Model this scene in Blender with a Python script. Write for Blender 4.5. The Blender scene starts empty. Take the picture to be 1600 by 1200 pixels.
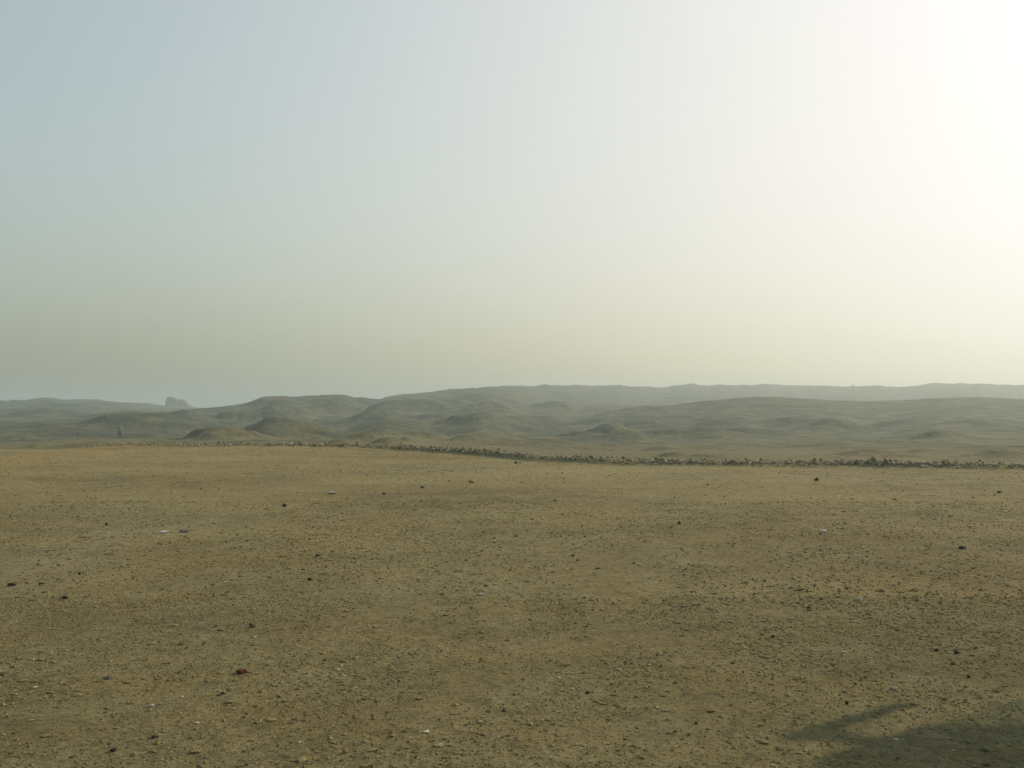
import bpy, bmesh, math, random
import numpy as np
from mathutils import Vector, Matrix

random.seed(7)
rng = np.random.default_rng(11)
R = math.radians
SC = bpy.context.scene
COL = SC.collection

# ------------------------------------------------------------------ camera
F_PX, HORIZON, CAM_H = 1570.0, 635.0, 1.7          # focal length in photo pixels (1600 wide), horizon row, eye height
PITCH = math.atan((HORIZON - 600.0) / F_PX)
cam_data = bpy.data.cameras.new('camera')
cam_data.sensor_width = 36.0
cam_data.lens = 36.0 * F_PX / 1600.0
cam_data.clip_start = 0.05
cam_data.clip_end = 12000.0
cam = bpy.data.objects.new('camera', cam_data)
COL.objects.link(cam)
cam.location = (0, 0, CAM_H)
cam.rotation_euler = (R(90) + PITCH, 0, 0)
SC.camera = cam

# ------------------------------------------------------------------ sky, sun, exposure
SUN_AZ, SUN_EL = 56.0, 25.0                        # degrees to the right of the view, degrees up
world = bpy.data.worlds.new('World')
SC.world = world
world.use_nodes = True
wn, wl = world.node_tree.nodes, world.node_tree.links
bg = wn['Background']
sky = wn.new('ShaderNodeTexSky')
sky.sky_type = 'NISHITA'
sky.sun_disc = False
sky.sun_elevation = R(SUN_EL)
sky.sun_rotation = R(SUN_AZ)
sky.altitude = 0.0
sky.air_density = 1.0
sky.dust_density = 7.0
sky.ozone_density = 1.0
# low down the dust lets no darker band of sky through: look up the sky a little above the horizon there
tcw = wn.new('ShaderNodeTexCoord'); sx = wn.new('ShaderNodeSeparateXYZ'); cx_ = wn.new('ShaderNodeCombineXYZ')
wl.new(tcw.outputs['Generated'], sx.inputs[0])
m1 = wn.new('ShaderNodeMath'); m1.operation = 'MULTIPLY_ADD'; m1.inputs[2].default_value = 0.0058
wl.new(sx.outputs['Z'], m1.inputs[0]); wl.new(sx.outputs['Z'], m1.inputs[1])
m2 = wn.new('ShaderNodeMath'); m2.operation = 'SQRT'; wl.new(m1.outputs[0], m2.inputs[0])
wl.new(sx.outputs['X'], cx_.inputs[0]); wl.new(sx.outputs['Y'], cx_.inputs[1]); wl.new(m2.outputs[0], cx_.inputs[2])
wl.new(cx_.outputs[0], sky.inputs['Vector'])
def sky_mix(mode, a, b):
    n = wn.new('ShaderNodeMix'); n.data_type = 'RGBA'; n.blend_type = mode; n.inputs[0].default_value = 1.0
    for sock, v in ((n.inputs[6], a), (n.inputs[7], b)):
        if isinstance(v, tuple): sock.default_value = (*v, 1)
        else: wl.new(v, sock)
    return n.outputs[2]
# dust in the whole depth of the air spreads the sun's glow: the sky's range is compressed as x / (x + m)
gm = wn.new('ShaderNodeGamma'); gm.inputs['Gamma'].default_value = 1.2
wl.new(sky.outputs['Color'], gm.inputs['Color'])
den = sky_mix('ADD', gm.outputs['Color'], (3.109, 2.892, 4.149))
rat = sky_mix('DIVIDE', gm.outputs['Color'], den)
wl.new(sky_mix('MULTIPLY', rat, (6.28, 6.18, 6.60)), bg.inputs['Color'])
bg.inputs['Strength'].default_value = 0.14

sun_data = bpy.data.lights.new('sun', 'SUN')
sun_data.energy = 2.9
sun_data.angle = R(0.6)
sun_data.color = (1.0, 0.77, 0.53)
sun = bpy.data.objects.new('sun', sun_data)
COL.objects.link(sun)
sun_dir = Vector((math.sin(R(SUN_AZ)) * math.cos(R(SUN_EL)), math.cos(R(SUN_AZ)) * math.cos(R(SUN_EL)), math.sin(R(SUN_EL))))
sun.rotation_euler = sun_dir.to_track_quat('Z', 'Y').to_euler()
sun.location = (60, 45, 40)

SC.view_settings.view_transform = 'Standard'
SC.view_settings.look = 'None'
SC.view_settings.gamma = 1.0
SC.view_settings.exposure = 0.45
SC.view_settings.use_curve_mapping = False
SC.render.engine = 'CYCLES'
SC.cycles.use_denoising = True
SC.cycles.max_bounces = 6
SC.cycles.volume_bounces = 3
SC.cycles.transparent_max_bounces = 8
HAZE_DENSITY = 0.00105

# ------------------------------------------------------------------ helpers
def tag(o, label=None, cat=None, group=None, kind=None):
    if label: o['label'] = label
    if cat: o['category'] = cat
    if group: o['group'] = group
    if kind: o['kind'] = kind
    return o

def link(name, mesh, mat=None, parent=None):
    o = bpy.data.objects.new(name, mesh)
    COL.objects.link(o)
    if mat is not None and len(mesh.materials) == 0:
        mesh.materials.append(mat)
    if parent is not None:
        o.parent = parent
    return o

def empty(name, loc, rz=0.0):
    o = bpy.data.objects.new(name, None)
    COL.objects.link(o)
    o.location = loc
    o.rotation_euler = (0, 0, rz)
    return o

def mesh_np(name, verts, faces, smooth=False):
    """verts (n,3), faces (m,3) or (m,4) arrays"""
    verts = np.asarray(verts, np.float32); faces = np.asarray(faces, np.int32)
    k = faces.shape[1]
    me = bpy.data.meshes.new(name)
    me.vertices.add(len(verts)); me.vertices.foreach_set('co', verts.ravel())
    me.loops.add(faces.size); me.loops.foreach_set('vertex_index', faces.ravel())
    me.polygons.add(len(faces))
    me.polygons.foreach_set('loop_start', np.arange(0, faces.size, k, dtype=np.int32))
    me.polygons.foreach_set('loop_total', np.full(len(faces), k, np.int32))
    me.update(calc_edges=True)
    me.polygons.foreach_set('use_smooth', np.full(len(faces), smooth, bool))
    return me

def col_attr(me, name, rgb):
    a = me.color_attributes.new(name, 'FLOAT_COLOR', 'POINT')
    rgba = np.ones((len(me.vertices), 4), np.float32)
    rgba[:, :3] = rgb
    a.data.foreach_set('color', rgba.ravel())

# gradient noise on a lattice
_perm = np.random.default_rng(3).permutation(4096)
def _hash(ix, iy, seed):
    return _perm[(_perm[(ix + seed * 131) & 4095] + iy) & 4095]
def gnoise(x, y, seed=0):
    ix, iy = np.floor(x).astype(int), np.floor(y).astype(int)
    fx, fy = x - ix, y - iy
    u, v = fx * fx * fx * (fx * (fx * 6 - 15) + 10), fy * fy * fy * (fy * (fy * 6 - 15) + 10)
    def g(dx, dy):
        a = _hash(ix + dx, iy + dy, seed) * (2 * np.pi / 4096)
        return np.cos(a) * (fx - dx) + np.sin(a) * (fy - dy)
    a = g(0, 0) * (1 - u) + g(1, 0) * u
    b = g(0, 1) * (1 - u) + g(1, 1) * u
    return (a * (1 - v) + b * v) * 1.5
def fbm(x, y, seed=0, oct=4, gain=0.5):
    s, a = 0.0, 1.0
    for i in range(oct):
        s = s + a * gnoise(x * 2 ** i + 17.3 * i, y * 2 ** i - 9.1 * i, seed + i)
        a *= gain
    return s
def sstep(a, b, x):
    t = np.clip((x - a) / (b - a), 0, 1)
    return t * t * (3 - 2 * t)

# ------------------------------------------------------------------ terrain
def tan_x(px): return (px - 800.0) / F_PX          # lateral slope of a photo column
def z_at(py, d): return CAM_H - (py - HORIZON) / F_PX * d   # height seen at photo row py, d metres ahead

# the line of stones at the edge of the plain (column, row where it meets the ground)
ROW_PX = np.array([(-120,702),(60,702),(135,701),(165,698.5),(190,697),(300,698),(400,699),(500,700),(600,701),(680,705),(740,710),(800,717),
                   (860,721.5),(950,726),(1050,728),(1150,729),(1250,730),(1350,731),(1420,733),(1500,732),(1600,735),(1800,739),(2400,752)], float)
def edge_dist(t):          # t = lateral slope x/y
    px = t * F_PX + 800
    y = np.interp(px, ROW_PX[:, 0], ROW_PX[:, 1])
    for k in (-22, 22): y = y + np.interp(px + k, ROW_PX[:, 0], ROW_PX[:, 1])
    return CAM_H * F_PX / (y / 3 - HORIZON)

LB = np.array([(40,700),(60,696.5),(100,692),(150,688),(200,682),(260,671),(400,652),(600,646),(900,641),(2500,638)], float)
RB = np.array([(25,729),(45,716),(80,704),(150,690),(250,669),(400,650),(600,644),(900,640),(2500,637)], float)
def base_z(t, d):
    w = sstep(560, 950, t * F_PX + 800)
    ld = np.log(np.maximum(d, 20.0))
    y = (1 - w) * np.interp(ld, np.log(LB[:, 0]), LB[:, 1]) + w * np.interp(ld, np.log(RB[:, 0]), RB[:, 1])
    return CAM_H - (y - HORIZON) / F_PX * d

# ridges: (column, crest row, distance), front and back widths (m)
RIDGES = [
    (np.array([(-500,640,700),(-100,633,700),(0,630,700),(50,628.2,700),(100,629,700),(150,628.2,700),(185,631.5,700),(240,637,720),(300,640,740),(400,646,760),(520,654,760)],float), 230, 160, 0.9),
    (np.array([(-500,690,150),(-60,676,170),(0,672,185),(80,663,230),(140,656,255),(200,650,280),(260,645.5,310),(300,640,330),(345,636.5,345),(385,630.5,360),(410,621,372),(440,619.5,378),(458,622,380),(520,617.5,385),(542,618,390),(556,622.5,392),(566,620.5,394),(578,623.5,396),(615,626,402),(680,633,410),(760,644,410),(860,652,420)],float), 95, 60, 0.30),
    (np.array([(540,646,560),(600,627,560),(615,624.5,565),(660,619.5,580),(705,612,600),(740,608,620),(770,607.5,640),(800,606.5,680),(830,607,720),(850,604.5,760),(880,605,800),(902,604,830),(925,606,850),(945,605.5,870),(968,604.8,880),(985,607,890),(1010,606,900),(1035,608,910),(1075,603.5,920),(1105,606.2,930),(1125,603.3,930),(1145,605,930),(1190,602.8,930),(1225,605.5,930),(1240,604.5,930),(1280,604.8,930),(1300,607,930),(1340,606.5,930),(1380,605,930),(1400,606,930),(1425,605.5,930),(1458,601.2,930),(1472,604,930),(1490,602,930),(1515,603.5,930),(1530,603,930),(1560,604,930),(1577,602.3,930),(1590,603.6,930),(1640,604,930),(1800,606,930),(2500,612,900)],float), 300, 200, 0.35),
    (np.array([(560,650,400),(640,634,400),(700,637,405),(760,640,410),(830,637,415),(900,634.5,420),(1000,634,415),(1060,634,405),(1150,640,400),(1300,650,400)],float), 90, 60, 0.3),
    (np.array([(860,662,330),(950,645,330),(1010,638,330),(1060,632.5,332),(1110,627,335),(1150,623,340),(1180,620.5,342),(1215,621,342),(1250,622.8,342),(1300,625.8,340),(1350,627.2,340),(1400,626,340),(1450,623.5,340),(1490,621.5,340),(1535,621,340),(1580,623,338),(1640,625,335),(1800,630,330),(2500,640,320)],float), 115, 70, 0.12),
]
# hand-placed mounds: column, top row, base row, half width in columns
MOUNDS = [(440,632,650,34),(450,664,686,46),(488,681,691,28),(560,646,662,38),(507,654,662,14),(532,684.5,696,17),(571,676.5,692,22),(606,680.5,695,19),
          (637,682,692,13),(665,672,686,26),(661,623.5,637,34),(776,627.5,641,28),(731,679,690,20),(800,684,694,22),(872,625,637,30),(860,685.5,698,62),(911,676,688,30),
          (952,659,678,25),(980,674,686,30),(1038,696,706,24),(1050,711,721,17),(1110,712,719,22),(1302,655,669,24),(1460,675,686,22),(1356,701,712,34),(1437,700,708,18),
          (1570,711,727,40),(1405,712,718,26),(1290,715,720,30),(292,639.5,653,24),(356,641,656,17),(178,658.5,671,34),(264,654,676,60),(352,664,691,50),(268,686.5,696,38),
          (140,691.5,700,36),(56,692,699.5,9),(420,676,684,20),(715,624,632,16),(525,629,637,14),(610,627,633,40),(740,652,664,30),(690,646,656,26),(820,655,668,40),(1180,670,680,40),
          (1240,650,660,30),(1530,655,668,40),(1400,655,664,30),(1120,655,664,30),(60,640,650,60),(100,676,682,30),(30,680,686,20),(230,676,683,26),(1010,655,664,24)]
# extra small hummocks strewn over the slopes
_h = np.random.default_rng(21)
HUM = []
for i in range(170):
    d = math.exp(_h.uniform(math.log(70), math.log(300)))
    t = _h.uniform(-0.62, 0.62)
    if t > 0.13 and d > 190: continue
    w = _h.uniform(0.010, 0.028) * d * _h.uniform(0.7, 1.3)
    HUM.append((t * d, d, min(max(w * 1.5, 1.6), 9.0), _h.uniform(0.05, 0.14)))
def row_to_d(t, py):
    ds = np.exp(np.linspace(math.log(50), math.log(420), 400))
    zs = base_z(np.full_like(ds, t), ds)
    ys = HORIZON + (CAM_H - zs) / ds * F_PX
    return float(np.interp(-py, -ys, ds))

def height(x, y):
    x = np.asarray(x, float); y = np.asarray(y, float)
    d = np.maximum(y, 1.0)
    r = np.hypot(x, y)
    t = np.clip(x / d, -3, 3)
    # the plain
    zp = 0.030 * fbm(x / 6.0, y / 6.0, 1, 3) * sstep(2, 6, r) + 0.010 * fbm(x / 0.9, y / 0.9, 5, 3) * (1 - sstep(14, 24, r)) + 0.02 * gnoise(x / 1.7, y / 3.1, 9)
    e = edge_dist(t)
    front = sstep(0.0, 12.0, y)
    e = e * front + 60.0 * (1 - front)
    # shallow bank under the stones
    zp = zp + (0.13 - 0.07 * (1 - sstep(-0.40, -0.25, t))) * np.exp(-((r / np.sqrt(1 + t * t) - e - 0.10) / 0.34) ** 2) * front * sstep(-0.44, -0.41, t)
    out = zp.copy()
    far = d > e - 1.0
    m = far & (y > 4)
    if m.any():
        xx, dd, tt, ee = x[m], d[m], t[m], e[m]
        b = base_z(tt, dd)
        be = base_z(tt, ee)
        b0 = b.copy()
        # blend the plain's rim (z ~ 0) into the slope beyond
        k = sstep(0.0, 0.9, (dd - ee) / np.maximum(ee, 1))
        b = np.where(dd < ee, 0.0, np.minimum(0.0, (b - be) ) * (1 - k) + b * k)
        px = tt * F_PX + 800
        add = np.zeros_like(b); cm = np.zeros_like(b)
        for prof, wf, wb, rough in RIDGES:
            cy = np.interp(px, prof[:, 0], prof[:, 1])
            for q in (-4, 4): cy = cy + np.interp(px + q, prof[:, 0], prof[:, 1])
            cy = cy / 3
            Rk = np.interp(px, prof[:, 0], prof[:, 2])
            zc = CAM_H - (cy - HORIZON) / F_PX * Rk
            wfr = wf * (1 + 0.25 * gnoise(px / 130.0, px * 0 + wf, 31))
            s = np.where(dd < Rk, np.exp(-((dd - Rk) / wfr) ** 2), np.exp(-((dd - Rk) / wb) ** 2))
            s = s * sstep(55.0, 150.0, dd)
            lump = rough * fbm(xx / 45.0, dd / 45.0, int(wf), 3) * (1 - np.exp(-((dd - Rk) / 25.0) ** 2)) * 4.0
            c = s * (zc - b0 + lump)
            cm = np.maximum(cm, np.where(c >= add, np.exp(-((dd - Rk) / 22.0) ** 2), 0.0))
            add = np.maximum(add, c)
        b = b + add
        crest = 1 - 0.75 * cm
        # hummocky spoil-heap relief
        amp = sstep(0.4, 2.2, dd / ee - 1) * np.interp(dd, [40, 120, 300, 500, 900, 1500], [0.12, 0.35, 0.55, 0.8, 1.1, 2.0])
        wxx = xx + 9 * gnoise(xx / 30.0, dd / 30.0, 45); wdd = dd + 9 * gnoise(xx / 30.0 + 5, dd / 30.0, 46)
        n1 = 1 - 2.2 * np.abs(fbm(wxx / 38.0, wdd / 30.0, 41, 5, 0.48))
        n2 = fbm(xx / 9.0, dd / 11.0, 47, 4)
        smooth_right = 1 - 0.65 * sstep(1080, 1180, px) * sstep(180, 240, dd) * (1 - sstep(500, 560, dd))
        b = b + amp * (1.05 * n1 + 0.28 * n2) * crest * smooth_right
        # placed mounds
        for (cx, yt, yb, hw) in MOUNDS_W:
            sel = (np.abs(xx - cx) < 3.4 * hw) & (np.abs(dd - yt) < 4.2 * hw)
            if sel.any():
                xs_, ds_ = xx[sel], dd[sel]
                wx = xs_ + hw * 0.35 * fbm(xs_ / (hw * 1.1), ds_ / (hw * 1.1) + cx, 57, 3)
                q = ((wx - cx) / (hw * 1.12)) ** 2 + ((ds_ - yt) / (hw * 1.4)) ** 2
                wob = 1 + 0.30 * fbm(xs_ / (hw * 0.7) + cx, ds_ / (hw * 0.7), 53, 3)
                b[sel] += 0.88 * yb * np.exp(-np.maximum(q * wob, 0) ** 1.15 * 0.95)
        for (cx, cy_, w, hr) in HUMS:
            sel = (np.abs(xx - cx) < 4 * w) & (np.abs(dd - cy_) < 2.7 * w)
            if sel.any():
                b[sel] += hr * w * np.exp(-1.3 * (((xx[sel] - cx) / (1.5 * w)) ** 2 + ((dd[sel] - cy_) / w) ** 2))
        # low knoll that carries the ruin
        q = ((xx - RUIN[0]) / 30) ** 2 + ((dd - RUIN[1]) / 26) ** 2
        b = b + 2.6 * np.exp(-q)
        kk = sstep(-1.0, 1.5, dd - ee)
        out[m] = zp[m] * (1 - kk * sstep(20, 80, dd)) + b
    return out
HUMS = []
RUIN = (tan_x(276) * 900.0, 900.0)
MOUNDS_W = []
def slope_hit(px, py):     # first point of the bare slope seen at a photo pixel
    t = tan_x(px)
    ds = np.exp(np.linspace(math.log(46), math.log(1000), 700))
    ys = HORIZON + (CAM_H - height(t * ds, ds)) / ds * F_PX
    hit = np.nonzero(ys <= py)[0]
    return float(ds[hit[0]]) if len(hit) else 400.0
_tmp = [(px, yt, yb, hw, slope_hit(px, yb)) for (px, yt, yb, hw) in MOUNDS]
MOUNDS_W = [(tan_x(px) * d, d, (yb - yt) / F_PX * d * 1.0, hw / F_PX * d * 1.15) for (px, yt, yb, hw, d) in _tmp]
HUMS = HUM

def build_terrain():
    dense = np.linspace(R(-40), R(40), 860)
    coarse = np.linspace(R(40), R(320), 76)[1:-1]
    az = np.concatenate([dense, coarse])
    rr = np.concatenate([np.geomspace(0.4, 3.0, 14)[:-1], np.geomspace(3.0, 48.0, 290)[:-1], np.geomspace(48.0, 1150.0, 400)[:-1], np.geomspace(1150, 2400, 18)])
    A, B = np.meshgrid(az, rr)
    X, Y = B * np.sin(A), B * np.cos(A)
    Z = height(X.ravel(), Y.ravel()).reshape(X.shape)
    na, nr = len(az), len(rr)
    V = np.stack([X, Y, Z], -1).reshape(-1, 3)
    i = np.arange(nr - 1)[:, None] * na; j = np.arange(na)[None, :]; j2 = (j + 1) % na
    Fq = np.stack([i + j, i + j2, i + na + j2, i + na + j], -1).reshape(-1, 4)[:, ::-1]
    cx, cy = V[Fq, 0].mean(1), V[Fq, 1].mean(1)
    t = np.clip(cx / np.maximum(cy, 1), -3, 3)
    fr = sstep(0, 12, cy)
    e = (edge_dist(t) * fr + 60 * (1 - fr))
    dist = np.hypot(cx, cy)
    plain = np.where(cy > 4, cy < e + 0.8, dist < 60)
    farm = ~plain & (cy > 500)
    mid = ~plain & ~farm
    def sub(name, mask, mat):
        f = Fq[mask]
        used, inv = np.unique(f, return_inverse=True)
        v = V[used]
        me = mesh_np(name, v, inv.reshape(f.shape), True)
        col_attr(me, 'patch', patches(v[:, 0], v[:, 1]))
        return link(name, me, mat), v
    g, _ = sub('ground', plain, M['ground'])
    # close the middle of the sheet under the camera
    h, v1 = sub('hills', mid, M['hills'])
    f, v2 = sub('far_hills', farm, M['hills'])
    tag(g, 'flat stony tan desert plain in front of the line of stones', 'ground', kind='structure')
    tag(h, 'hummocky sand hills beyond the line of stones', 'hills', kind='structure')
    tag(f, 'pale hazy ridge of low hills on the horizon', 'hills', kind='structure')
    return V[:, 2].min(), V[:, 2].max()

# worn, darker and warmer patches of the plain: column, row, half width, half height (rows), kind, strength
PATCH = [(10,722,80,26,0,1.0),(290,872,150,12,0,0.8),(430,866,70,7,0,0.6),(1470,925,200,34,0,0.45),(70,775,60,14,0,0.3),(320,757,62,9,1,0.8),(420,750,110,6,1,0.55),
         (700,768,190,8,1,0.6),(560,712,110,3,1,0.6),(640,716,60,2,1,0.5),(1300,838,260,24,1,0.55),(1500,885,160,26,1,0.55),(1090,826,150,12,1,0.5),(1330,806,300,6,1,0.35),(950,765,160,5,1,0.35),
         (60,880,110,90,2,0.8),(150,800,140,26,2,0.5),(780,737,280,10,2,0.6),(1250,745,350,9,2,0.55),(220,1000,200,40,2,0.35),(640,900,260,26,2,0.3),(1100,1010,180,30,0,0.25),(500,1130,240,30,0,0.3),(150,715,90,8,2,0.6)]
# wheel tracks: photo pixels along the track, half width (m), kind, strength
TRACKS = [([(70,709),(78,728),(92,748),(124,778),(170,806)],0.10,1,0.55),([(50,709),(56,728),(66,748),(92,780),(130,812)],0.10,1,0.45),([(455,720),(520,714),(580,712.5),(650,714.5),(700,719)],0.12,1,0.9),
          ([(560,726),(470,722),(400,722)],0.10,1,0.5),([(1256,1018),(1268,1030),(1281,1043)],0.012,1,1.0),([(100,905),(230,878),(420,862),(620,858)],0.12,2,0.6),([(0,1010),(200,960),(520,900),(800,880)],0.10,2,0.4),
          ([(180,1060),(290,960),(320,900),(330,860)],0.09,2,0.35),([(860,820),(1000,800),(1250,790),(1600,800)],0.12,2,0.45),([(900,838),(1050,815),(1280,806),(1600,818)],0.12,2,0.4)]
def track_mask(x, y):
    out = np.zeros((len(x), 3), np.float32)
    for pts, hw, k, st in TRACKS:
        P = [(tan_x(px) * CAM_H * F_PX / (py - HORIZON), CAM_H * F_PX / (py - HORIZON)) for px, py in pts]
        best = np.full(len(x), 9.0)
        for (ax, ay), (bx, by) in zip(P[:-1], P[1:]):
            L2 = (bx - ax) ** 2 + (by - ay) ** 2
            u = np.clip(((x - ax) * (bx - ax) + (y - ay) * (by - ay)) / L2, 0, 1)
            best = np.minimum(best, np.hypot(x - ax - u * (bx - ax), y - ay - u * (by - ay)))
        wob = 0.7 + 0.5 * fbm(x / 0.8, y / 0.8, 69, 2)
        out[:, k] = np.maximum(out[:, k], st * wob * np.exp(-(best / hw) ** 2))
    return np.clip(out, 0, 1)
def patches(x, y):
    out = np.zeros((len(x), 3), np.float32)
    y = np.asarray(y); x = np.asarray(x)
    wx = x + 0.18 * np.maximum(y, 1) * 0.25 * fbm(x / 2.2, y / 3.0, 61, 3)
    wy = y * (1 + 0.05 * fbm(x / 2.0 + 7, y / 2.6, 67, 3))
    for (px, py, hw, hh, k, s) in PATCH:
        d0, d1 = CAM_H * F_PX / (py + hh - HORIZON), CAM_H * F_PX / max(py - hh - HORIZON, 18)
        dm = CAM_H * F_PX / (py - HORIZON)
        ly = np.where(wy > dm, (wy - dm) / (d1 - dm), (dm - wy) / (dm - d0))
        q = ((wx - tan_x(px) * dm) / (hw / F_PX * dm)) ** 2 + ly ** 2
        out[:, k] = np.maximum(out[:, k], s * np.exp(-q * 0.9))
    for (cx, cd, h, hw) in MOUNDS_W:  # darkens each mound's colour all over, in place of shade on its flanks
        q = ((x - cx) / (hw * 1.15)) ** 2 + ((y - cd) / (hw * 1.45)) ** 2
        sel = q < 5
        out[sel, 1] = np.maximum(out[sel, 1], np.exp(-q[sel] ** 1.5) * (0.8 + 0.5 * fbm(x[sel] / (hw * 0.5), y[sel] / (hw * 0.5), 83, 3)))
    # sand blown off the plain lies over the nearest slopes in tongues
    beyond = y > edge_dist(np.clip(x / np.maximum(y, 1), -3, 3)) + 0.5
    apron = (1 - sstep(50, 170, y + 70 * fbm(x / 28.0, y / 40.0, 95, 4))) * beyond * (y > 4)
    out[:, 2] = np.maximum(out[:, 2], 0.9 * apron)
    return np.clip(np.maximum(out, track_mask(x, y)), 0, 1)

# ------------------------------------------------------------------ materials
def nodes(name):
    m = bpy.data.materials.new(name)
    m.use_nodes = True
    nt = m.node_tree
    return m, nt, nt.nodes['Principled BSDF']
def N(nt, kind, **kw):
    n = nt.nodes.new(kind)
    for k, v in kw.items():
        if k in n.inputs.keys() if not k.startswith('_') else False: n.inputs[k].default_value = v
        else: setattr(n, k.lstrip('_'), v)
    return n
def noise(nt, vec, scale, detail=5.0, rough=0.55, dist=0.0):
    n = nt.nodes.new('ShaderNodeTexNoise')
    n.inputs['Scale'].default_value = scale; n.inputs['Detail'].default_value = detail
    n.inputs['Roughness'].default_value = rough; n.inputs['Distortion'].default_value = dist
    nt.links.new(vec, n.inputs['Vector'])
    return n.outputs['Fac']
def ramp(nt, fac, stops):
    n = nt.nodes.new('ShaderNodeValToRGB')
    els = n.color_ramp.elements
    while len(els) < len(stops): els.new(0.5)
    for e, (p, c) in zip(els, stops):
        e.position = p
        e.color = (c, c, c, 1) if not isinstance(c, tuple) else (*c, 1)
    nt.links.new(fac, n.inputs['Fac'])
    return n.outputs['Color']
def mixc(nt, fac, a, b, mode='MIX'):
    n = nt.nodes.new('ShaderNodeMix'); n.data_type = 'RGBA'; n.blend_type = mode
    for sock, val in ((n.inputs[0], fac), (n.inputs[6], a), (n.inputs[7], b)):
        if isinstance(val, bpy.types.NodeSocket): nt.links.new(val, sock)
        elif isinstance(val, tuple): sock.default_value = (*val, 1)
        else: sock.default_value = val
    return n.outputs[2]
def math_n(nt, op, a, b=0.0):
    n = nt.nodes.new('ShaderNodeMath'); n.operation = op
    for sock, val in zip(n.inputs, (a, b)):
        if isinstance(val, bpy.types.NodeSocket): nt.links.new(val, sock)
        else: sock.default_value = val
    return n.outputs[0]
def bump(nt, h, strength, dist, prev=None):
    n = nt.nodes.new('ShaderNodeBump')
    n.inputs['Strength'].default_value = strength; n.inputs['Distance'].default_value = dist
    nt.links.new(h, n.inputs['Height'])
    if prev is not None: nt.links.new(prev, n.inputs['Normal'])
    return n.outputs['Normal']
def vscale(nt, vec, s):
    n = nt.nodes.new('ShaderNodeMapping'); n.inputs['Scale'].default_value = s
    nt.links.new(vec, n.inputs['Vector']); return n.outputs['Vector']

M = {}
SAND, SAND_DK, SAND_PALE, SAND_WARM = (0.312, 0.270, 0.120), (0.205, 0.176, 0.079), (0.350, 0.318, 0.168), (0.345, 0.246, 0.088)

def mat_ground():
    m, nt, p = nodes('desert_plain')
    pos = nt.nodes.new('ShaderNodeNewGeometry').outputs['Position']
    flat = vscale(nt, pos, (1, 1, 0.0))
    at = nt.nodes.new('ShaderNodeVertexColor'); at.layer_name = 'patch'
    sep = nt.nodes.new('ShaderNodeSeparateColor'); nt.links.new(at.outputs['Color'], sep.inputs[0])
    big = noise(nt, vscale(nt, flat, (0.16, 0.30, 1)), 1.0, 5, 0.6, 0.4)
    mid = noise(nt, flat, 1.3, 6, 0.62, 0.3)
    fine = noise(nt, flat, 22.0, 6, 0.7)
    grit = noise(nt, flat, 90.0, 4, 0.7)
    c = mixc(nt, ramp(nt, big, [(0.36, 0.0), (0.64, 1.0)]), SAND_DK, SAND)
    c = mixc(nt, math_n(nt, 'MULTIPLY', ramp(nt, mid, [(0.42, 0.0), (0.66, 1.0)]), 0.55), c, SAND_PALE)
    c = mixc(nt, math_n(nt, 'MULTIPLY', ramp(nt, noise(nt, vscale(nt, flat, (0.5, 0.9, 1)), 1.0, 4, 0.6), [(0.50, 0.0), (0.70, 1.0)]), 0.40), c, SAND_WARM)
    c = mixc(nt, math_n(nt, 'MULTIPLY', sep.outputs['Red'], 0.62), c, SAND_WARM)
    c = mixc(nt, math_n(nt, 'MULTIPLY', sep.outputs['Green'], 0.62), c, (0.175, 0.132, 0.050))
    c = mixc(nt, math_n(nt, 'MULTIPLY', sep.outputs['Blue'], 0.60), c, (0.335, 0.302, 0.168))
    clump = noise(nt, vscale(nt, flat, (1.0, 0.6, 1)), 9.0, 6, 0.75, 0.5)
    c = mixc(nt, 1.0, c, ramp(nt, clump, [(0.32, 0.60), (0.50, 1.0), (0.70, 1.16)]), 'MULTIPLY')
    c = mixc(nt, 1.0, c, ramp(nt, fine, [(0.30, 0.62), (0.5, 1.0), (0.72, 1.22)]), 'MULTIPLY')
    c = mixc(nt, 1.0, c, ramp(nt, grit, [(0.30, 0.72), (0.5, 1.0), (0.70, 1.22)]), 'MULTIPLY')
    nt.links.new(c, p.inputs['Base Color'])
    p.inputs['Roughness'].default_value = 0.95
    p.inputs['Specular IOR Level'].default_value = 0.15
    b = bump(nt, noise(nt, flat, 5.5, 8, 0.72, 0.6), 0.9, 0.10)
    b = bump(nt, fine, 1.0, 0.045, b)
    b = bump(nt, grit, 0.6, 0.010, b)
    nt.links.new(b, p.inputs['Normal'])
    return m
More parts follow.
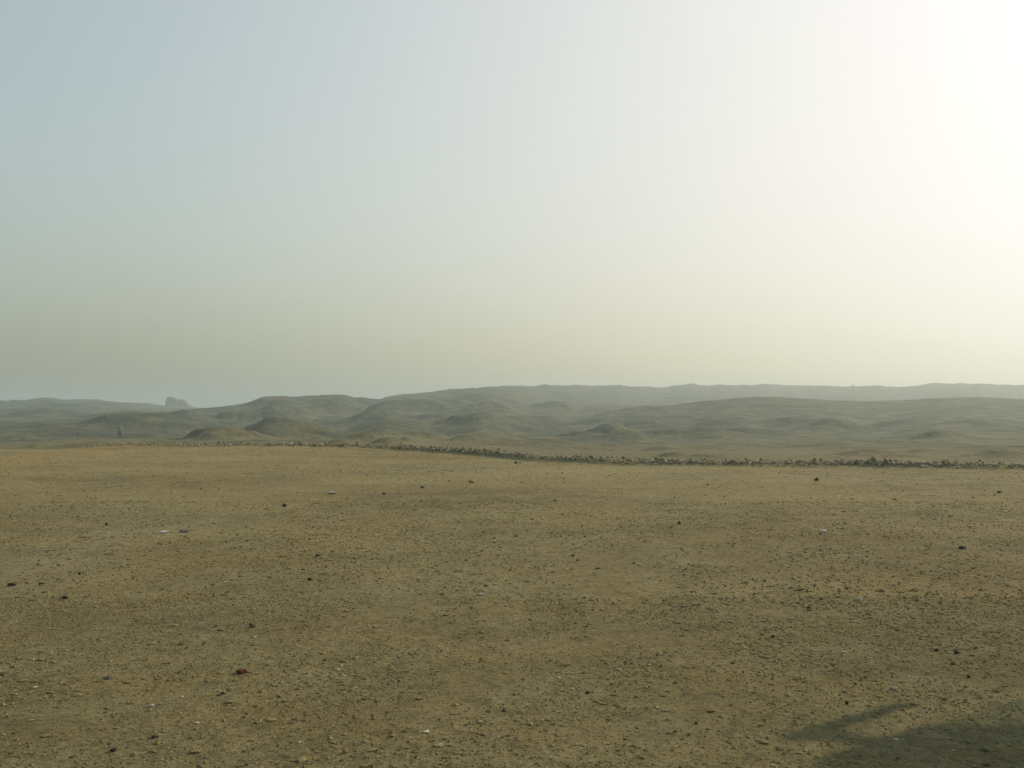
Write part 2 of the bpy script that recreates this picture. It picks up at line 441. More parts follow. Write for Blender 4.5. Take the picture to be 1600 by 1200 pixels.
def mat_hills():
    m, nt, p = nodes('sand_hills')
    pos = nt.nodes.new('ShaderNodeNewGeometry').outputs['Position']
    big = noise(nt, pos, 0.022, 5, 0.6, 0.5)
    mid = noise(nt, pos, 0.16, 6, 0.65, 0.3)
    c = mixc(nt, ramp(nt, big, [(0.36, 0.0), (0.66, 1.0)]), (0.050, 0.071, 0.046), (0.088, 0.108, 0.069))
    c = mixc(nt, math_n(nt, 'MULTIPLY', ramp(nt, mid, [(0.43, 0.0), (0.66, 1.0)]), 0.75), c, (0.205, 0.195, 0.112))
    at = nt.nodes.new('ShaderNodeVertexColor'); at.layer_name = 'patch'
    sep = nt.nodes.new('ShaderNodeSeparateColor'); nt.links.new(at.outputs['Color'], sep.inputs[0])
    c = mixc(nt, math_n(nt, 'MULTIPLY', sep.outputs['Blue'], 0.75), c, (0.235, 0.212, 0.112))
    c = mixc(nt, math_n(nt, 'MULTIPLY', sep.outputs['Green'], 0.30), c, (0.052, 0.062, 0.038))  # mound mask: painted-in shade, same ground as the rest
    fine = noise(nt, pos, 1.1, 6, 0.7)
    c = mixc(nt, 1.0, c, ramp(nt, fine, [(0.28, 0.66), (0.5, 1.0), (0.72, 1.2)]), 'MULTIPLY')
    nt.links.new(c, p.inputs['Base Color'])
    p.inputs['Roughness'].default_value = 0.95
    p.inputs['Specular IOR Level'].default_value = 0.1
    b = bump(nt, noise(nt, pos, 0.30, 8, 0.70, 0.4), 0.9, 1.3)
    b = bump(nt, fine, 0.6, 0.25, b)
    nt.links.new(b, p.inputs['Normal'])
    return m
def mat_gravel():
    m, nt, p = nodes('gravel')
    at = nt.nodes.new('ShaderNodeVertexColor'); at.layer_name = 'tint'
    pos = nt.nodes.new('ShaderNodeNewGeometry').outputs['Position']
    c = mixc(nt, 1.0, at.outputs['Color'], ramp(nt, noise(nt, pos, 60, 3), [(0.3, 0.75), (0.7, 1.2)]), 'MULTIPLY')
    nt.links.new(c, p.inputs['Base Color'])
    p.inputs['Roughness'].default_value = 0.9
    p.inputs['Specular IOR Level'].default_value = 0.2
    return m
def mat_stone():
    m, nt, p = nodes('loose_stone')
    oi = nt.nodes.new('ShaderNodeObjectInfo')
    tc = nt.nodes.new('ShaderNodeTexCoord').outputs['Object']
    n1 = noise(nt, tc, 2.2, 5, 0.65)
    n2 = noise(nt, tc, 11.0, 5, 0.7)
    c = mixc(nt, 1.0, oi.outputs['Color'], ramp(nt, n1, [(0.3, 0.62), (0.7, 1.3)]), 'MULTIPLY')
    c = mixc(nt, 1.0, c, ramp(nt, n2, [(0.3, 0.75), (0.7, 1.2)]), 'MULTIPLY')
    nt.links.new(c, p.inputs['Base Color'])
    p.inputs['Roughness'].default_value = 0.9
    p.inputs['Specular IOR Level'].default_value = 0.25
    nt.links.new(bump(nt, n2, 0.6, 0.06), p.inputs['Normal'])
    return m
def mat_plain(name, col, rough=0.7, var=0.15, scale=3.0, metal=0.0):
    m, nt, p = nodes(name)
    tc = nt.nodes.new('ShaderNodeTexCoord').outputs['Object']
    c = mixc(nt, 1.0, col, ramp(nt, noise(nt, tc, scale, 5, 0.6), [(0.3, 1 - var), (0.7, 1 + var)]), 'MULTIPLY')
    nt.links.new(c, p.inputs['Base Color'])
    p.inputs['Roughness'].default_value = rough
    p.inputs['Metallic'].default_value = metal
    return m
def mat_glass(name, tint, clear):
    m, nt, p = nodes(name)
    p.inputs['Base Color'].default_value = (*tint, 1)
    p.inputs['Roughness'].default_value = 0.05
    tr = nt.nodes.new('ShaderNodeBsdfTransparent')
    tr.inputs['Color'].default_value = (*[0.6 + 0.4 * t for t in tint], 1)
    mx = nt.nodes.new('ShaderNodeMixShader'); mx.inputs[0].default_value = clear
    nt.links.new(p.outputs[0], mx.inputs[1]); nt.links.new(tr.outputs[0], mx.inputs[2])
    nt.links.new(mx.outputs[0], nt.nodes['Material Output'].inputs['Surface'])
    return m
M['ground'] = mat_ground(); M['hills'] = mat_hills(); M['gravel'] = mat_gravel(); M['stone'] = mat_stone()
M['ruin'] = mat_plain('mud_brick', (0.075, 0.068, 0.050), 0.95, 0.35, 0.35)
M['rubble'] = mat_plain('brick_rubble', (0.14, 0.125, 0.075), 0.95, 0.3, 0.3)
M['coach'] = mat_plain('coach_paint', (0.72, 0.72, 0.70), 0.3, 0.03, 2)
M['black'] = mat_plain('black_plastic', (0.03, 0.03, 0.03), 0.5, 0.2, 5)
M['tyre'] = mat_plain('tyre_rubber', (0.025, 0.025, 0.025), 0.9, 0.2, 12)
M['rim'] = mat_plain('rim_metal', (0.5, 0.5, 0.5), 0.4, 0.1, 8, 1.0)
M['lamp'] = mat_plain('lamp_lens', (0.8, 0.8, 0.78), 0.1, 0.02, 8)
M['glass_clear'] = mat_glass('windscreen_glass', (0.75, 0.80, 0.78), 0.90)
M['glass_dark'] = mat_glass('side_glass', (0.03, 0.04, 0.04), 0.06)
M['skin'] = mat_plain('skin', (0.30, 0.17, 0.10), 0.6, 0.08, 6)
M['shirt'] = mat_plain('pale_cloth', (0.30, 0.30, 0.26), 0.9, 0.08, 9)
M['trousers'] = mat_plain('dark_blue_cloth', (0.09, 0.105, 0.12), 0.9, 0.15, 9)
M['hair'] = mat_plain('black_hair', (0.02, 0.017, 0.014), 0.6, 0.2, 20)
M['steel'] = mat_plain('weathered_steel', (0.20, 0.19, 0.17), 0.7, 0.2, 2)

Z_MIN, Z_MAX = build_terrain()

# ------------------------------------------------------------------ ruined pyramid on the left skyline
def build_ruin():
    d = RUIN[1]
    prof = np.array([(255,637.5),(257.5,635),(261.2,632),(262.0,624),(263.0,620.6),(264.6,619.4),(268.5,619.6),(270.6,620.8),(271.6,622.8),(276,623.4),(280,624.0),(283.5,625.2),
                     (285.5,625.3),(287.2,624.0),(287.8,626.2),(288.6,628.4),(291,629.6),(293,630.6),(294.2,633),(296.5,635.5),(299,637.5)], float)
    xs = (prof[:, 0] - 276) / F_PX * d
    zs = z_at(prof[:, 1], d)
    base = empty('ruined_pyramid', (RUIN[0], RUIN[1], 0))
    tag(base, 'dark eroded brick ruin with a taller corner, alone on the left skyline', 'ruin')
    nx, ny = 90, 44
    gx = np.linspace(xs[0], xs[-1], nx); gy = np.linspace(-9, 9, ny)
    X, Y = np.meshgrid(gx, gy)
    zb = z_at(640, d)
    P = np.interp(X, xs, zs) - zb
    depth = 1 - np.clip((np.abs(Y + 1.2 * fbm(X / 4, Y / 4, 71, 3)) - 4.6) / 3.6, 0, 1) ** 1.3
    Hh = P * depth
    course = 0.75
    st = np.floor(Hh / course + 0.35 * fbm(X / 1.6, Y / 1.6, 73, 3)) * course
    Z = zb + np.where(Hh > 0.8, 0.65 * st + 0.35 * Hh, Hh) + 0.22 * fbm(X / 1.2, Y / 1.2, 77, 3) * (Hh > 0.5)
    Xj = X + 0.22 * fbm(X / 2, Y / 2 + 9, 79, 2)
    V = np.stack([Xj, Y, Z], -1).reshape(-1, 3)
    i = np.arange(ny - 1)[:, None] * nx; j = np.arange(nx - 1)[None, :]
    Fq = np.stack([i + j, i + j + 1, i + nx + j + 1, i + nx + j], -1).reshape(-1, 4)
    link('core', mesh_np('core', V, Fq), M['ruin'], base)
    # skirt of fallen brick
    n, k = 64, 9
    V = []
    for q in range(k):
        f = q / (k - 1)
        for a in range(n):
            th = 2 * math.pi * a / n
            wob = 1 + 0.10 * math.sin(3 * th + 1) + 0.07 * math.sin(7 * th) + 0.04 * random.uniform(-1, 1)
            rad = (1.0 - 0.52 * f) * wob
            V.append((21.5 * rad * math.cos(th) + 0.8, 13.5 * rad * math.sin(th), z_at(640.5, d) + 3.7 * f ** 1.25 + 0.15 * random.uniform(-1, 1)))
    V.append((0.8, 0, z_at(640.5, d) + 4.0))
    Fc = [(q * n + a, q * n + (a + 1) % n, (q + 1) * n + (a + 1) % n, (q + 1) * n + a) for q in range(k - 1) for a in range(n)]
    Fc += [((k - 1) * n + a, (k - 1) * n + (a + 1) % n, k * n) for a in range(n)]
    me = bpy.data.meshes.new('rubble_slope'); me.from_pydata(V, [], Fc); me.update()
    link('rubble_slope', me, M['rubble'], base)
build_ruin()

# ------------------------------------------------------------------ stones
def stone_mesh(name, seed, sub=2, ax=(1, 0.8, 0.6), chop=6):
    """an angular stone: icosphere cut by random planes, about 1 m across, resting on z = 0"""
    rs = random.Random(seed)
    bm = bmesh.new()
    bmesh.ops.create_icosphere(bm, subdivisions=sub, radius=0.5)
    planes = []
    for _ in range(chop):
        v = Vector((rs.gauss(0, 1), rs.gauss(0, 1), rs.gauss(0, 0.8))).normalized()
        planes.append((v, rs.uniform(0.26, 0.42)))
    for v in bm.verts:
        co = v.co.copy()
        for nrm, dd in planes:
            k = co.dot(nrm)
            if k > dd: co -= nrm * (k - dd) * 0.92
        co += Vector((rs.uniform(-1, 1), rs.uniform(-1, 1), rs.uniform(-1, 1))) * 0.022
        v.co = Vector((co.x * ax[0], co.y * ax[1], co.z * ax[2]))
    lo = min(v.co.z for v in bm.verts)
    for v in bm.verts: v.co.z -= lo
    me = bpy.data.meshes.new(name); bm.to_mesh(me); bm.free()
    me.materials.append(M['stone'])
    return me
ROCKS = [stone_mesh('stone', 100 + i, 2, (1.0, random.uniform(0.65, 0.95), random.uniform(0.5, 0.85))) for i in range(16)]

ROCKS_LO = [stone_mesh('rubble_stone', 200 + i, 1, (1.0, random.uniform(0.65, 0.95), random.uniform(0.55, 0.85)), 3) for i in range(16)]

def build_stone_row():
    root = empty('stone_row', (0, 30, 0))
    tag(root, 'long low line of piled loose stones along the edge of the plain', 'stone wall')
    rs = np.random.default_rng(5)
    ts = np.linspace(tan_x(132), tan_x(1790), 3000)
    e = edge_dist(ts)
    P = np.stack([ts * e, e], 1)
    seg = np.hypot(*np.diff(P, axis=0).T); s = np.concatenate([[0], np.cumsum(seg)])
    L = s[-1]
    items = []
    n = int(L * 110)
    for i in range(n):
        u = rs.uniform(0, L)
        k = min(np.searchsorted(s, u), len(P) - 1)
        left = 1 - sstep(0, 9.0, u)                 # the line thins out towards its left end
        dens = 0.92 + 0.45 * gnoise(np.array([u / 1.3]), np.array([3.3]), 91)[0] + 0.35 * gnoise(np.array([u / 0.45]), np.array([8.3]), 93)[0]
        if rs.uniform() > dens - 0.45 * left: continue
        off = rs.normal(0, 0.11)
        big = min(0.17, max(0.035, rs.lognormal(math.log(0.062), 0.36))) * (1 - 0.25 * left)
        q = rs.uniform()
        tier = 0
        if abs(off) < 0.20 and q < 0.40: tier = 1
        if abs(off) < 0.10 and q < 0.10: tier = 2
        items.append((u, P[k, 0] + rs.normal(0, 0.03), P[k, 1] + off, big, tier))
    # the one upright block that stands proud, right of centre
    items.append((999, tan_x(1356) * 28.0, float(edge_dist(np.array([tan_x(1356)]))[0]) + 0.05, 0.20, 9))
    items.sort(key=lambda q: -(q[3] + 0.05 * min(q[4], 3)) * (1 if -0.52 < q[1] / q[2] < 0.52 else 0.2))
    hz = height(np.array([q[1] for q in items]), np.array([q[2] for q in items]))
    cols_dk = [(0.27, 0.235, 0.145), (0.33, 0.29, 0.18), (0.19, 0.165, 0.105), (0.38, 0.335, 0.21)]
    cols_lt = [(0.46, 0.41, 0.27), (0.60, 0.54, 0.39), (0.38, 0.33, 0.20)]
    rest_v, rest_f, rest_c, off = [], [], [], 0
    for i, (u, x, y, b, tier) in enumerate(items):
        c = cols_lt[rs.integers(3)] if rs.uniform() < 0.20 else cols_dk[rs.integers(4)]
        z = hz[i] - 0.18 * b + (0.0, 0.045, 0.08)[tier if tier < 3 else 0]
        rot = (rs.normal(0, 0.25), rs.normal(0, 0.25), rs.uniform(0, 6.283))
        if tier == 9: rot = (0.1, 1.25, 0.4); z += 0.10; c = (0.26, 0.21, 0.13)
        me = (ROCKS if i < 300 else ROCKS_LO)[rs.integers(len(ROCKS))]
        if i < 300:
            o = link('stone', me, None, root)
            o.location = Vector((x, y, z)) - root.location
            o.rotation_euler = rot; o.scale = (b, b, b * rs.uniform(0.8, 1.2)); o.color = (*c, 1)
        else:
            mt = Matrix.Translation((x, y, z)) @ __import__('mathutils').Euler(rot).to_matrix().to_4x4() @ Matrix.Diagonal((b, b, b, 1))
            rest_v += [tuple((mt @ v.co) - root.location) for v in me.vertices]
            rest_f += [tuple(off + k for k in p.vertices) for p in me.polygons]
            rest_c += [c] * len(me.vertices); off += len(me.vertices)
    if rest_v:
        me = bpy.data.meshes.new('rubble'); me.from_pydata(rest_v, [], rest_f); me.update()
        col_attr(me, 'tint', np.array(rest_c))
        o = link('rubble', me, M['gravel'], root); o['kind'] = 'stuff'
    print('stone row', len(items))
build_stone_row()

# single stones one can point at on the plain: column, row (base), width px, height/width, colour, label
DK, BR, RED, PALE, TAN, GREY = (0.055, 0.045, 0.035), (0.11, 0.075, 0.045), (0.13, 0.045, 0.022), (0.62, 0.58, 0.50), (0.42, 0.29, 0.14), (0.17, 0.15, 0.12)
SINGLES = [
    (381,1049,17,0.48,RED,'flat reddish-brown stone, the most striking one, low on the left of the plain'),
    (396,978,11,0.62,BR,'squat brown stone above the flat reddish-brown stone'),
    (290,831,18,0.30,GREY,'flat grey stone slab, right one of the pair on the middle left'),
    (257,832,16,0.24,PALE,'flat pale stone slab with dark edge, left one of the pair on the middle left'),
    (1340,937,11,0.62,PALE,'pale stone with dark side, on the right half of the bare plain'),
    (1502,857,12,0.50,DK,'dark oval stone near the right edge of the photo'),
    (445,791,6,0.95,DK,'small upright black stone on the upper left of the plain'),
    (519,772,14,0.42,PALE,'whitish stone with darker stones beside it, upper left of the plain'),
    (738,754,12,0.42,TAN,'tan stone lying in the upper middle of the plain'),
    (813,724,5,0.9,PALE,'pale stone just in front of the bend in the stone line'),
    (806,724,5,0.8,DK,'dark stone just in front of the bend in the stone line, beside a pale one'),
    (1275,751,7,0.8,DK,'dark stone right of centre a little in front of the stone line'),
    (1060,818,6,0.9,BR,'brown stone alone in the middle of the plain right of centre'),
    (105,934,10,0.60,DK,'dark stone on the left of the plain, near the left edge'),
    (68,912,9,0.45,DK,'small low dark stone, the second from the left edge on the plain'),
    (22,914,13,0.42,BR,'brown stone closest to the left edge of the photo'),
    (127,897,5,0.95,DK,'small black stone a little above the dark stones by the left edge'),
    (181,1170,9,0.72,DK,'round blackish stone near the bottom left corner'),
    (541,1172,9,0.80,TAN,'orange-tan stone at the bottom left of the middle'),
    (239,1101,10,0.50,PALE,'white stone on the lower left, below the flat reddish-brown stone'),
    (172,1058,15,0.42,GREY,'low grey stone left of the flat reddish-brown stone'),
    (245,1149,14,0.34,DK,'flat dark stone low on the left, right of the round blackish stone'),
    (1393,1074,9,0.55,PALE,'white stone just above the tip of the thin shadow bar'),
    (1320,1097,7,0.75,DK,'black stone just left above the thin shadow bar'),
    (1490,1019,8,0.70,DK,'dark brown stone on the lower right, right one of two'),
    (1460,1015,8,0.65,BR,'dark brown stone on the lower right, left one of two'),
    (1509,1056,7,0.75,BR,'brown stone above the large shadow at the lower right'),
    (498,868,9,0.55,GREY,'grey stone in the left middle of the plain, above a reddish pebble'),
    (485,906,6,0.90,RED,'small reddish stone in the left middle of the plain'),
    (1284,830,13,0.32,PALE,'pale flat stone in the right middle of the plain'),
    (1205,994,7,0.65,DK,'dark stone low in the middle right of the plain'),
    (917,1081,7,0.72,DK,'black stone in the lower middle of the plain'),
    (541,954,9,0.42,TAN,'small tan stone left of the middle of the plain'),
    (760,915,9,0.40,GREY,'low grey stone in the very middle of the plain'),
    (752,928,13,0.26,PALE,'thin pale stone below a low grey stone in mid plain'),
    (215,801,4,0.70,PALE,'tiny white stone on the upper left of the plain'),
    (168,820,5,0.85,DK,'small black stone left of the pair of flat slabs'),
    (1029,1142,6,0.55,PALE,'small whitish stone at the bottom, right of centre'),
    (895,868,6,0.5,DK,'small dark stone right of the middle of the plain'),
    (660,762,7,0.45,DK,'low dark stone on the upper part of the plain, left of centre'),
    (600,772,6,0.5,DK,'small dark stone close to the whitish stone, upper left of the plain'),
    (1560,770,7,0.5,DK,'dark stone close to the right end of the stone line'),
]
def build_singles():
    rs = random.Random(77)
    for i, (px, py, w, hr, c, label) in enumerate(SINGLES):
        d = CAM_H * F_PX / (py - HORIZON)
        for _ in range(3):
            z = float(height(np.array([tan_x(px) * d]), np.array([d]))[0]); d = (CAM_H - z) * F_PX / (py - HORIZON)
        x = tan_x(px) * d
        W = w / F_PX * d
        me = stone_mesh('stone', 500 + i, 3, (1.0, rs.uniform(0.6, 0.85), max(hr, 0.3) * 0.95), 7)
        o = link('stone', me)
        o.location = (x, d, z - 0.06 * W)
        o.rotation_euler = (rs.uniform(-0.06, 0.06), rs.uniform(-0.06, 0.06), rs.uniform(-0.4, 0.4) + (3.14159 if rs.random() < 0.5 else 0))
        o.scale = (W * 1.12, W * 1.12, W * 1.12)
        o.color = (*c, 1)
        tag(o, label, 'stone', 'single stones on the plain')
build_singles()

# ------------------------------------------------------------------ gravel and crumbs of earth on the plain
def build_gravel():
    rs = np.random.default_rng(99)
    def ico(sub):
        bm = bmesh.new(); bmesh.ops.create_icosphere(bm, subdivisions=sub, radius=0.5)
        v = np.array([x.co for x in bm.verts]); f = np.array([[q.index for q in p.verts] for p in bm.faces]); bm.free()
        return v, f
    v20, f20 = ico(1)
    v8 = np.array([(1,0,0),(0,1,0),(-1,0,0),(0,-1,0),(0,0,1),(0,0,-1)], float) * 0.5
    f8 = np.array([(0,1,4),(1,2,4),(2,3,4),(3,0,4),(1,0,5),(2,1,5),(3,2,5),(0,3,5)])
    def scatter(n, d0, d1, v, f, smin, smed, sig, smax, flat=1.0):
        y = np.sqrt(rs.uniform(d0 ** 2, d1 ** 2, n)); t = rs.uniform(-0.68, 0.68, n); x = t * y
        cl = fbm(x / 0.7, y / 1.0, 81, 3) + 0.8 * fbm(x / 4.0, y / 6.0, 87, 3)
        keep = (rs.uniform(-0.9, 0.9, n) < cl + 0.15) & (y < edge_dist(t) + 0.3)
        x, y = x[keep], y[keep]; n = len(x)
        s = np.clip(smed * np.exp(rs.normal(0, sig, n)), smin, smax)
        V = np.repeat(v[None], n, 0) * (1 + rs.uniform(-0.28, 0.28, (n, len(v), 3)))
        V *= np.stack([rs.uniform(0.8, 1.5, n), rs.uniform(0.7, 1.1, n), flat * rs.uniform(0.35, 0.80, n)], -1)[:, None]
        a = rs.uniform(0, 2 * np.pi, n); ca, sa = np.cos(a)[:, None], np.sin(a)[:, None]
        V = np.stack([V[..., 0] * ca - V[..., 1] * sa, V[..., 0] * sa + V[..., 1] * ca, V[..., 2]], -1) * s[:, None, None]
        z = height(x, y)
        V += np.stack([x, y, z + 0.09 * s], -1)[:, None]
        Fa = f[None] + (np.arange(n) * len(v))[:, None, None]
        pal = np.array([(0.195,0.163,0.070),(0.230,0.195,0.090),(0.150,0.126,0.055),(0.085,0.072,0.036),(0.050,0.044,0.028),(0.130,0.080,0.034),(0.36,0.33,0.23),(0.17,0.125,0.052)])
        pr = np.array([0.38, 0.28, 0.17, 0.04, 0.01, 0.025, 0.02, 0.075])
        c = pal[rs.choice(len(pal), n, p=pr / pr.sum())] * rs.uniform(0.8, 1.2, (n, 1))
        return V.reshape(-1, 3), Fa.reshape(-1, 3), np.repeat(c, len(v), 0)
    parts = [scatter(120000, 3.2, 9.0, v8, f8, 0.0035, 0.0085, 0.50, 0.035),
             scatter(90000, 8.5, 18.0, v8, f8, 0.006, 0.012, 0.50, 0.05),
             scatter(9000, 3.2, 14.0, v20, f20, 0.010, 0.020, 0.45, 0.055, 0.55),
             scatter(60000, 17.0, 44.0, v8, f8, 0.008, 0.0165, 0.48, 0.065)]
    Vs, Fs, Cs, off = [], [], [], 0
    for V, Fa, C in parts:
        Vs.append(V); Fs.append(Fa + off); Cs.append(C); off += len(V)
    me = mesh_np('gravel', np.concatenate(Vs), np.concatenate(Fs))
    col_attr(me, 'tint', np.concatenate(Cs))
    g = link('gravel', me, M['gravel'])
    tag(g, 'fine gravel and earth crumbs strewn over the plain', 'gravel', kind='stuff')
    print('gravel tris', len(me.polygons))
build_gravel()

# ------------------------------------------------------------------ person far off beyond the stones
def skin(name, pts, edges, mat, parent, lev=2):
    me = bpy.data.meshes.new(name)
    me.from_pydata([p[:3] for p in pts], edges, []); me.update()
    o = link(name, me, mat, parent)
    md = o.modifiers.new('skin', 'SKIN'); md.use_smooth_shade = True
    for v, p in zip(me.skin_vertices[0].data, pts):
        v.radius = (p[3], p[4] if len(p) > 4 else p[3])
    me.skin_vertices[0].data[0].use_root = True
    sd = o.modifiers.new('smooth', 'SUBSURF'); sd.levels = lev; sd.render_levels = lev
    return o
def build_person():
    t = tan_x(188); d = slope_hit(188, 684.5)
    z = float(height(np.array([t * d]), np.array([d]))[0])
    print('person at', d)
    root = empty('person', (t * d, d, z), 0.25)
    tag(root, 'distant person in pale top and dark trousers standing beyond the stone line', 'person')
    body = [(0,0,0.93,.13,.10),(0,0,1.12,.12,.09),(0,0.01,1.36,.15,.10),(0,0.01,1.48,.06,.06),(0,0.01,1.58,.075,.085),(0,0.0,1.68,.065,.08),
            (-.19,0.01,1.40,.055),(-.25,0.03,1.14,.042),(-.24,-.05,0.90,.033),(-.24,-.08,.80,.03),
            (.19,0.01,1.40,.055),(.25,0.03,1.14,.042),(.25,-.05,0.90,.033),(.25,-.08,.80,.03),
            (-.10,0,.86,.085),(-.11,-.02,.47,.06),(-.12,.02,.09,.042),(-.12,-.11,.045,.04),
            (.10,0,.86,.085),(.12,.03,.47,.06),(.13,.08,.09,.042),(.13,-.05,.045,.04)]
    ed = [(0,1),(1,2),(2,3),(3,4),(4,5),(2,6),(6,7),(7,8),(8,9),(2,10),(10,11),(11,12),(12,13),(0,14),(14,15),(15,16),(16,17),(0,18),(18,19),(19,20),(20,21)]
    skin('body', body, ed, M['skin'], root)
    top = [(0,0,0.84,.165,.125),(0,0,1.12,.155,.115),(0,0.01,1.36,.175,.12),(0,.01,1.45,.085,.08),(-.19,.01,1.40,.075),(-.25,.03,1.14,.062),(-.24,-.04,.93,.052),(.19,.01,1.40,.075),(.25,.03,1.14,.062),(.25,-.04,.93,.052)]
    skin('shirt', top, [(0,1),(1,2),(2,3),(2,4),(4,5),(5,6),(2,7),(7,8),(8,9)], M['shirt'], root)
    tr = [(0,0,.95,.15,.115),(-.10,0,.84,.105),(-.11,-.02,.47,.082),(-.12,.02,.10,.066),(.10,0,.84,.105),(.12,.03,.47,.082),(.13,.08,.10,.066)]
    skin('trousers', tr, [(0,1),(1,2),(2,3),(0,4),(4,5),(5,6)], M['trousers'], root)
    hr = [(0,.035,1.62,.075,.075),(0,.02,1.70,.078,.085)]
    skin('hair', hr, [(0,1)], M['hair'], root)
build_person()

# ------------------------------------------------------------------ post on the far ridge
def box(bm, lo, hi):
    r = bmesh.ops.create_cube(bm, size=1.0)
    for v in r['verts']:
        v.co = Vector([lo[k] + (v.co[k] + 0.5) * (hi[k] - lo[k]) for k in range(3)])
def finish(name, bm, mat, parent, bev=0.0):
    if bev > 0:
        bmesh.ops.bevel(bm, geom=list(bm.edges), offset=bev, segments=2, affect='EDGES', clamp_overlap=True)
    me = bpy.data.meshes.new(name); bm.to_mesh(me); bm.free()
    return link(name, me, mat, parent)
def cyl(bm, p0, p1, r0, r1, n=12):
    p0, p1 = Vector(p0), Vector(p1)
    q = (p1 - p0).to_track_quat('Z', 'Y').to_matrix().to_4x4()
    bmesh.ops.create_cone(bm, cap_ends=True, segments=n, radius1=r0, radius2=r1, depth=(p1 - p0).length, matrix=Matrix.Translation((p0 + p1) / 2) @ q)
def build_post():
    d = 930.0; x = tan_x(1332.3) * d
    z = float(height(np.array([x]), np.array([d]))[0])
    root = empty('signal_post', (x, d, z))
    tag(root, 'tiny dark post with a box at its top on the far right ridge', 'post')
    top = z_at(600.3, d) - z
    bm = bmesh.new(); cyl(bm, (0, 0, -0.3), (0, 0, top - 0.3), 0.20, 0.14); finish('pole', bm, M['steel'], root)
    bm = bmesh.new(); box(bm, (-0.55, -0.4, top - 1.9), (0.55, 0.4, top)); finish('box', bm, M['steel'], root, 0.08)
    bm = bmesh.new(); box(bm, (-0.6, -0.6, -0.3), (0.6, 0.6, 0.25)); finish('footing', bm, M['steel'], root, 0.04)
build_post()

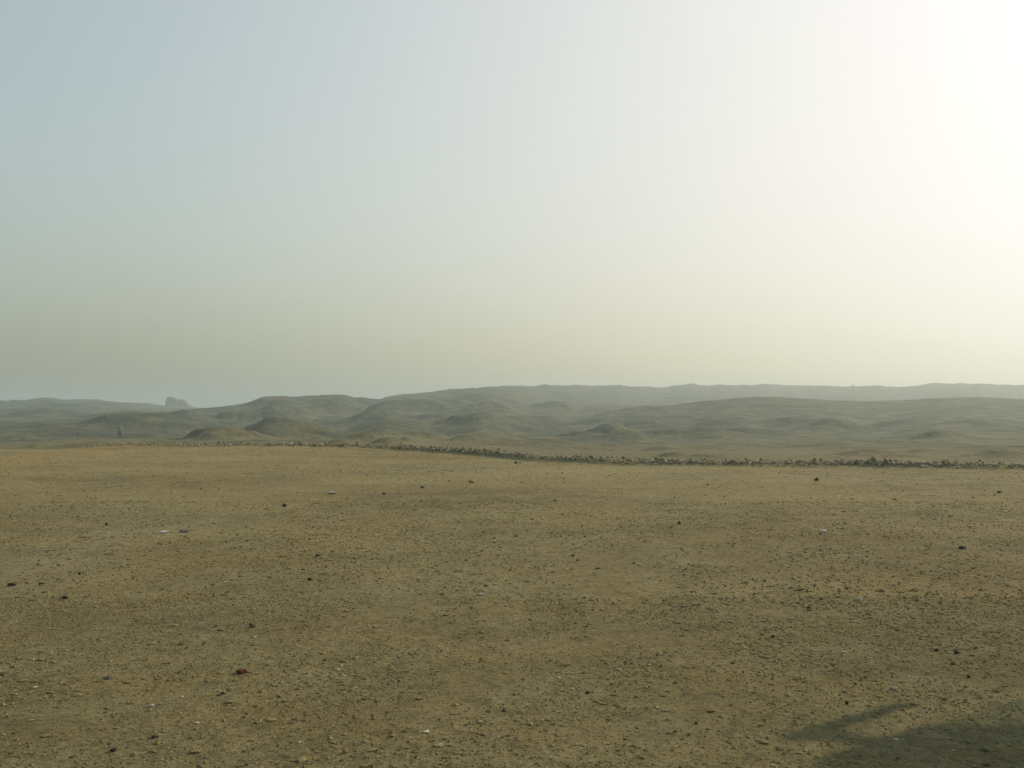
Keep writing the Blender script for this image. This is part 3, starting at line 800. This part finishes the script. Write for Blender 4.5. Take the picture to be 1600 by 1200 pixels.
# ------------------------------------------------------------------ the parked coach whose shadow falls into the lower right corner
def build_coach():
    Hc, Wc, Lc = 3.10, 2.5, 11.0
    gx, gy = 1.40, 4.93                       # where the shadow of the front roof corner falls
    k = Hc / math.tan(R(SUN_EL))
    x0 = gx + k * math.sin(R(SUN_AZ)); y0 = gy + k * math.cos(R(SUN_AZ))
    root = empty('tour_coach', (x0, y0, 0.0))   # origin: ground point under the front corner on the camera's side
    tag(root, 'parked tour coach that throws the dark shadow in the lower right corner', 'coach')
    zf, zs, zr = 0.32, 1.35, 2.62               # skirt, window sill, window head
    def part(name, lo, hi, mat, parent=root, bev=0.0):
        bm = bmesh.new(); box(bm, lo, hi); return finish(name, bm, M[mat], parent, bev)
    # roof with rounded front corners
    part('roof', (-0.0, -Lc, zr), (Wc, 0.0, Hc), 'coach', bev=0.06)
    part('front_panel', (0.03, -0.12, zf), (Wc - 0.03, 0.0, zs), 'coach', bev=0.04)
    part('rear_panel', (0.03, -Lc, zf), (Wc - 0.03, -Lc + 0.12, zr - 0.003), 'coach', bev=0.04)
    part('floor', (0.09, -Lc + 0.13, 0.75), (Wc - 0.09, -0.13, 0.83), 'black')
    axles = (-2.6, -8.2)
    for sx, xx in ((0, (0.0, 0.08)), (1, (Wc - 0.08, Wc))):
        segs = [(-0.13, axles[0] + 0.62), (axles[0] - 0.62, axles[1] + 0.62), (axles[1] - 0.62, -Lc + 0.13)]
        for a, b in segs: part('side_panel', (xx[0], b, zf), (xx[1], a, 1.12), 'coach', bev=0.01)
        part('waist_panel', (xx[0], -Lc + 0.13, 1.123), (xx[1], -0.13, zs), 'coach', bev=0.01)
        ys = [-0.42, -1.95, -3.75, -5.55, -7.35, -9.15, -Lc + 0.13]
        for q, yy in enumerate(ys[:-1]):
            part('pillar', (xx[0] + 0.004, yy - 0.11, zs + 0.002), (xx[1] - 0.004, yy, zr - 0.002), 'black')
            gxm = 0.5 * (xx[0] + xx[1])
            part('side_window', (gxm - 0.012, ys[q + 1] + 0.002, zs + 0.002), (gxm + 0.012, yy - 0.112, zr - 0.002), 'glass_dark')
        # wrapped corner of the windscreen
        gxm = 0.5 * (xx[0] + xx[1])
        part('quarter_light', (gxm - 0.008, -0.418, zs + 0.002), (gxm + 0.008, -0.06, zr - 0.002), 'glass_clear')
    part('windscreen', (0.055, -0.052, zs + 0.002), (Wc - 0.055, -0.036, zr - 0.002), 'glass_clear')
    part('windscreen_pillar', (Wc / 2 - 0.02, -0.09, zs + 0.002), (Wc / 2 + 0.02, -0.055, zr - 0.002), 'black')
    for xx in (0.28, Wc - 0.60): part('headlight', (xx, -0.02, 0.62), (xx + 0.32, 0.03, 0.82), 'lamp', bev=0.02)
    part('bumper', (0.05, -0.05, 0.30), (Wc - 0.05, 0.08, 0.52), 'black', bev=0.03)
    for ay in axles:
        for xx, s in ((0.0, 1), (Wc, -1)):
            bm = bmesh.new(); cyl(bm, (xx + 0.02 * s, ay, 0.5), (xx + 0.30 * s, ay, 0.5), 0.5, 0.5, 32)
            w = finish('wheel', bm, M['tyre'], root, 0.03)
            bm = bmesh.new(); cyl(bm, (xx + 0.005 * s, ay, 0.5), (xx + 0.019 * s, ay, 0.5), 0.26, 0.29, 24)
            finish('rim', bm, M['rim'], w)
    # mirrors on curved arms at the front corners
    for sx, xx in ((-1, 0.0), (1, Wc)):
        bm = bmesh.new()
        pts = [(xx - 0.06 * sx, -0.04, Hc - 0.24), (xx + 0.03 * sx, 0.12, Hc - 0.20), (xx + 0.10 * sx, 0.22, Hc - 0.16)]
        for a, b in zip(pts[:-1], pts[1:]): cyl(bm, a, b, 0.045, 0.04, 10)
        mr = finish('mirror', bm, M['black'], root)
        bm = bmesh.new(); cyl(bm, (xx + 0.10 * sx, 0.22, Hc - 0.55), (xx + 0.10 * sx, 0.22, Hc - 0.12), 0.045, 0.080, 14)
        finish('mirror_head', bm, M['black'], mr, 0.02)
build_coach()

# ------------------------------------------------------------------ dusty air
def build_haze():
    m = bpy.data.materials.new('dusty_air'); m.use_nodes = True
    nt = m.node_tree
    nt.nodes.remove(nt.nodes['Principled BSDF'])
    v = nt.nodes.new('ShaderNodeVolumePrincipled')
    v.inputs['Color'].default_value = (0.63, 0.755, 0.785, 1)
    v.inputs['Density'].default_value = HAZE_DENSITY
    v.inputs['Anisotropy'].default_value = 0.4
    nt.links.new(v.outputs[0], nt.nodes['Material Output'].inputs['Volume'])
    bm = bmesh.new(); box(bm, (-2600, -2600, Z_MIN - 1.0), (2600, 2600, Z_MAX + 7.0))
    o = finish('haze', bm, m, None)
    tag(o, 'pale dusty haze lying over the desert', 'haze', kind='stuff')
build_haze()
print('terrain z', Z_MIN, Z_MAX)
